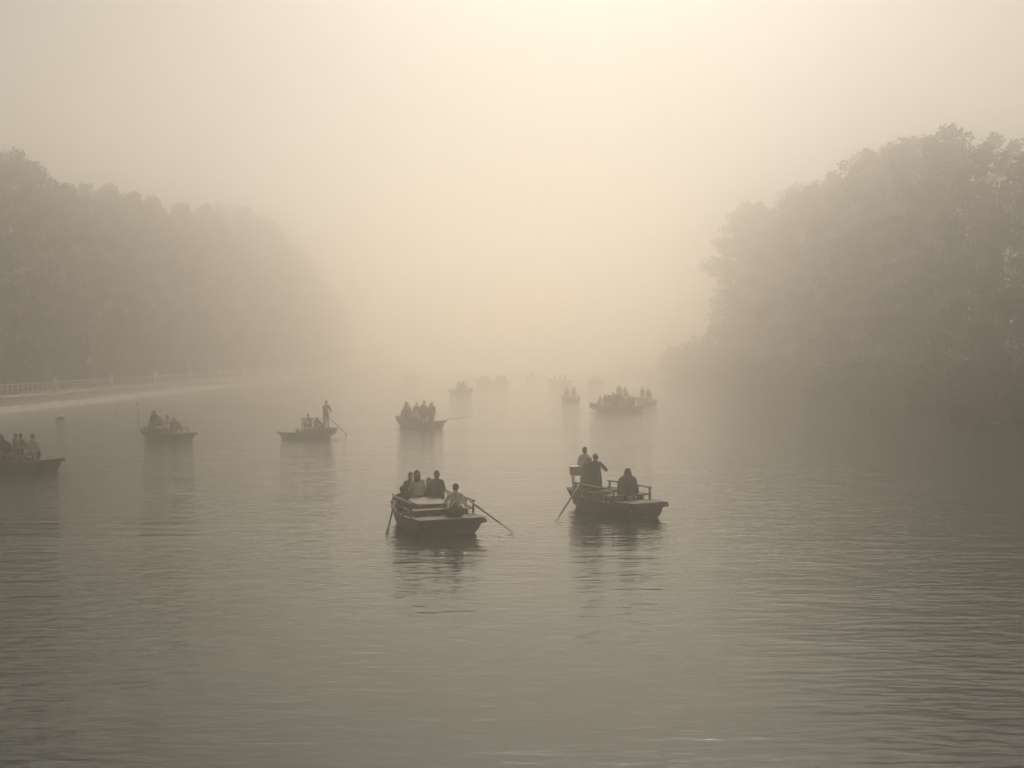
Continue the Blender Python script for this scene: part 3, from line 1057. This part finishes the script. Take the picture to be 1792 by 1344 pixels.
# ---- farther boats with their people
CL = ['black', 'charcoal', 'navy', 'brown', 'grey', 'maroon', 'olive', 'blue', 'pale', 'tan']
def crew(b, h, spots, where, group):
    for i, (u, v, kind, sc) in enumerate(spots):
        x, y = inb(b, h, u, v)
        z = .178
        if kind in ('sit', 'sit_lap', 'row', 'hunch'):
            z = .19
        f = (random.uniform(-.6, .6), random.choice((-1, 1)) if kind != 'hunch' else -1)
        if kind == 'stand_pole':
            f = (.5, -.8)
            z = .545
        person(kind, (x, y, z), f, where[i] if isinstance(where, list) else where, random.choice(CL), random.choice(CL[:5]), group=group, scale=sc, shawl='black' if kind == 'hunch' else None, longhair=(kind == 'sit_lap' and i % 2 == 0), coat=random.choice(CL[:5]) if kind.startswith('stand') and i % 2 else None)

def far_boat(px, py, phi, kind, label, spots, where, group, scale=1.0):
    p = on_water(px, py)
    h = heading(phi)
    boat(kind, (p.x, p.y), h, label, scale=scale)
    crew((p.x, p.y), h, spots, where, group)
    return p, h

# boat with a standing boatman, left of centre
p, h = far_boat(541, 766, -48, 'plain', 'rowing boat left of centre with one boatman standing at its right end',
    [(-1.25, .0, 'stand_pole', 1.08), (.05, -.1, 'sit', 1.0), (-.62, .15, 'hunch', .9)],
    ['boatman standing at the right end of the boat left of centre', 'seated passenger in front of the low frame, boat left of centre', 'passenger bent low beside the standing boatman, boat left of centre'], None, .84)
fr = empty('seat_frame', (*inb((p.x, p.y), h, -.35, 0), .18), math.atan2(h[1], h[0]))
tag(fr, 'low wooden frame with top rail beside the standing boatman', 'frame')
for sx in (-1, 1):
    for sy in (-1, 1):
        q = MB(); q.box((sx * .5, sy * .55, .50), (.06, .06, 1.0)); q.build('post', M['rail'], fr)
for sy in (-1, 1):
    q = MB(); q.box((0, sy * .55, 1.022), (1.12, .07, .04)); q.build('rail', M['rail'], fr)
oar(at(576, 731, p.y + .6), on_water(608, 762, -.05), 'thin oar slanting right from the boat left of centre', .5)

# boat full of standing people in the middle
p, h = far_boat(733, 748, 42, 'tarred', 'boat left of the midline packed with standing people, one long oar',
    [(-1.35, .1, 'stand', .95), (-1.0, -.3, 'stand_fold', 1.0), (-.55, .2, 'stand', .98), (-.1, -.25, 'sit', 1.0), (.25, .25, 'stand_fold', 1.0), (.6, -.1, 'stand', 1.08), (1.3, .2, 'stand_elbow', 1.03), (0.0, .4, 'sit_lap', 1.0), (-1.6, -.1, 'sit', 1.0), (.95, -.25, 'sit', 1.1), (.95, .3, 'stand', .93)],
    'person in the packed boat with the long oar, left of the midline', 'people in the packed boat')
a = at(772, 736, p.y); oar(a, at(829, 728, p.y + .5), 'long oar held out level to the right from the packed boat', .8)

# long boat on the right with many people
p, h = far_boat(1079, 720, 78, 'plain', 'long crowded boat seen side on, right of centre in the haze',
    [(-1.5, 0, 'sit', .95), (-1.05, .2, 'stand', .85), (-.7, -.2, 'sit', 1.0), (-.35, .1, 'stand_fold', .95), (0, -.2, 'sit_lap', 1.05), (.3, .2, 'stand', .88), (.85, 0, 'stand', .9), (1.2, .2, 'sit', 1.0), (1.55, -.1, 'sit_lap', .9), (-.85, .35, 'stand', .82), (.55, -.3, 'sit', 1.1), (.1, .4, 'stand', .84)],
    'person in the long crowded boat seen side on', 'people in the long crowded boat', 1.12)
oar(at(1122, 706, p.y), on_water(1152, 722, -.05), 'faint oar trailing right of the long crowded boat', .5)
far_boat(1086, 703, 30, 'tarred', 'hazy boat half hidden behind the long crowded boat',
    [(-.6, .1, 'stand', .95), (.1, -.2, 'stand', 1.0), (.7, .2, 'sit', 1.0), (.4, .3, 'stand_fold', .9)], 'person in the boat behind the long crowded boat', 'people behind the crowded boat', .9)
far_boat(1130, 706, 15, 'plain', 'hazy boat with two people just right of the crowded boat',
    [(-.2, -.3, 'stand', .98), (.2, .3, 'sit', 1.05), (-.4, .35, 'stand', .85)], 'person in the boat just right of the crowded boat', 'people right of the crowded boat', .85)
far_boat(998, 702, 8, 'faded', 'small boat head on with two seated people, left of crowded boat',
    [(.1, -.42, 'sit', 1.08), (0, .42, 'sit_lap', 1.12)], ['left one of two people seated in the small head-on boat', 'right one of two people seated in the small head-on boat'], None, .95)
far_boat(808, 689, -30, 'tarred', 'hazy boat with a huddle of people left of the midline',
    [(-1.0, .1, 'sit', 1.05), (-.5, -.2, 'sit_lap', 1.1), (0, .2, 'sit', 1.15), (.5, -.1, 'sit_lap', 1.1), (1.1, .1, 'stand', .9), (-.2, -.35, 'stand', .85)], 'person in the huddle on the hazy boat left of the midline', 'people in the huddled boat')
far_boat(849, 671, 60, 'plain', 'very faint boat, left one of the adjoining pair near the horizon',
    [(-.9, 0, 'sit', 1.0), (-.2, .1, 'sit_lap', 1.0), (.6, -.1, 'sit', 1.0)], 'person in the left of the two faint adjoining boats', 'people in the left faint boat', .9)
far_boat(877, 672, -40, 'faded', 'very faint boat, right one of the adjoining pair near the horizon',
    [(-.9, 0, 'stand', .95), (0, .2, 'sit_lap', 1.1), (.7, -.1, 'sit', 1.1)], 'person in the right of the two faint adjoining boats', 'people in the right faint boat', .9)
far_boat(928, 663, 20, 'plain', 'tiny faint boat on the midline near the horizon', [(0, 0, 'sit', 1.1), (.6, .2, 'sit', 1.0)], 'person in the tiny faint boat on the midline', 'people in the tiny faint boat', .9)
far_boat(980, 671, 65, 'tarred', 'faint boat above the small head-on boat', [(-.9, 0, 'stand', .9), (0, .1, 'sit', 1.1), (.9, 0, 'sit_lap', 1.1)], 'person in the faint boat above the small head-on boat', 'people in the faint boat', 1.0)
far_boat(719, 664, 70, 'plain', 'faintest boat at the left near the horizon', [(-.8, 0, 'sit', 1.0), (.5, .1, 'sit_lap', 1.0)], 'person in the faintest boat at the left', 'people in the faintest boat', 1.0)
far_boat(1043, 670, 60, 'faded', 'faintest boat above the crowded boat near the horizon', [(-.6, 0, 'sit', 1.0), (.4, .1, 'sit', 1.0)], 'person in the faintest boat above the crowded boat', 'people in the faintest right boat', .8)

# boats in the dark on the left
p, h = far_boat(290, 769, 48, 'faded', 'shadowy boat before the quay with a pale figure between dark ones',
    [(-.95, 0, 'hunch', 1.25), (1.05, .1, 'hunch', .98)], ['shawled dark figure at the left in the shadowy boat', 'shawled dark figure at the right in the shadowy boat'], None)
x, y = inb((p.x, p.y), h, .1, .1)
person('sit', (x, y, .19), (.2, -1), 'pale-clothed person between two dark figures in the shadowy boat', 'white', 'pale')
pl = on_water(30, 821)
h = heading(62)
boat('tarred', (pl.x, pl.y), h, 'dark boat cut by the left edge of the picture', scale=1.0)
crew((pl.x, pl.y), h, [(-.75, .0, 'hunch', 1.1), (-.2, .15, 'stand', .88), (.35, -.1, 'stand_fold', .9), (.85, .1, 'sit', 1.1)],
     ['shawled figure at the left of the dark edge boat', 'standing figure left of centre in the dark edge boat', 'standing figure with folded arms in the dark edge boat', 'seated figure nearest the bow of the dark edge boat'], None)

# ------------------------------------------------------------------ haze
HAZE_DENSITY = 0.0108
hz = MB(); hz.box((0, 625, 18.0), (1260, 1560, 41.0))
hm = bpy.data.materials.new('haze_air')
hm.use_nodes = True
nt = hm.node_tree
nt.nodes.clear()
out = nt.nodes.new('ShaderNodeOutputMaterial')
pv = nt.nodes.new('ShaderNodeVolumePrincipled')
pv.inputs['Color'].default_value = (1.0, .960, .900, 1)
pv.inputs['Density'].default_value = HAZE_DENSITY
pv.inputs['Anisotropy'].default_value = .92
for nme in ('Density Attribute', 'Color Attribute', 'Temperature Attribute'):
    if nme in pv.inputs: pv.inputs[nme].default_value = ''
nt.links.new(pv.outputs[0], out.inputs['Volume'])
haze = hz.build('haze', hm)
tag(haze, kind='stuff')
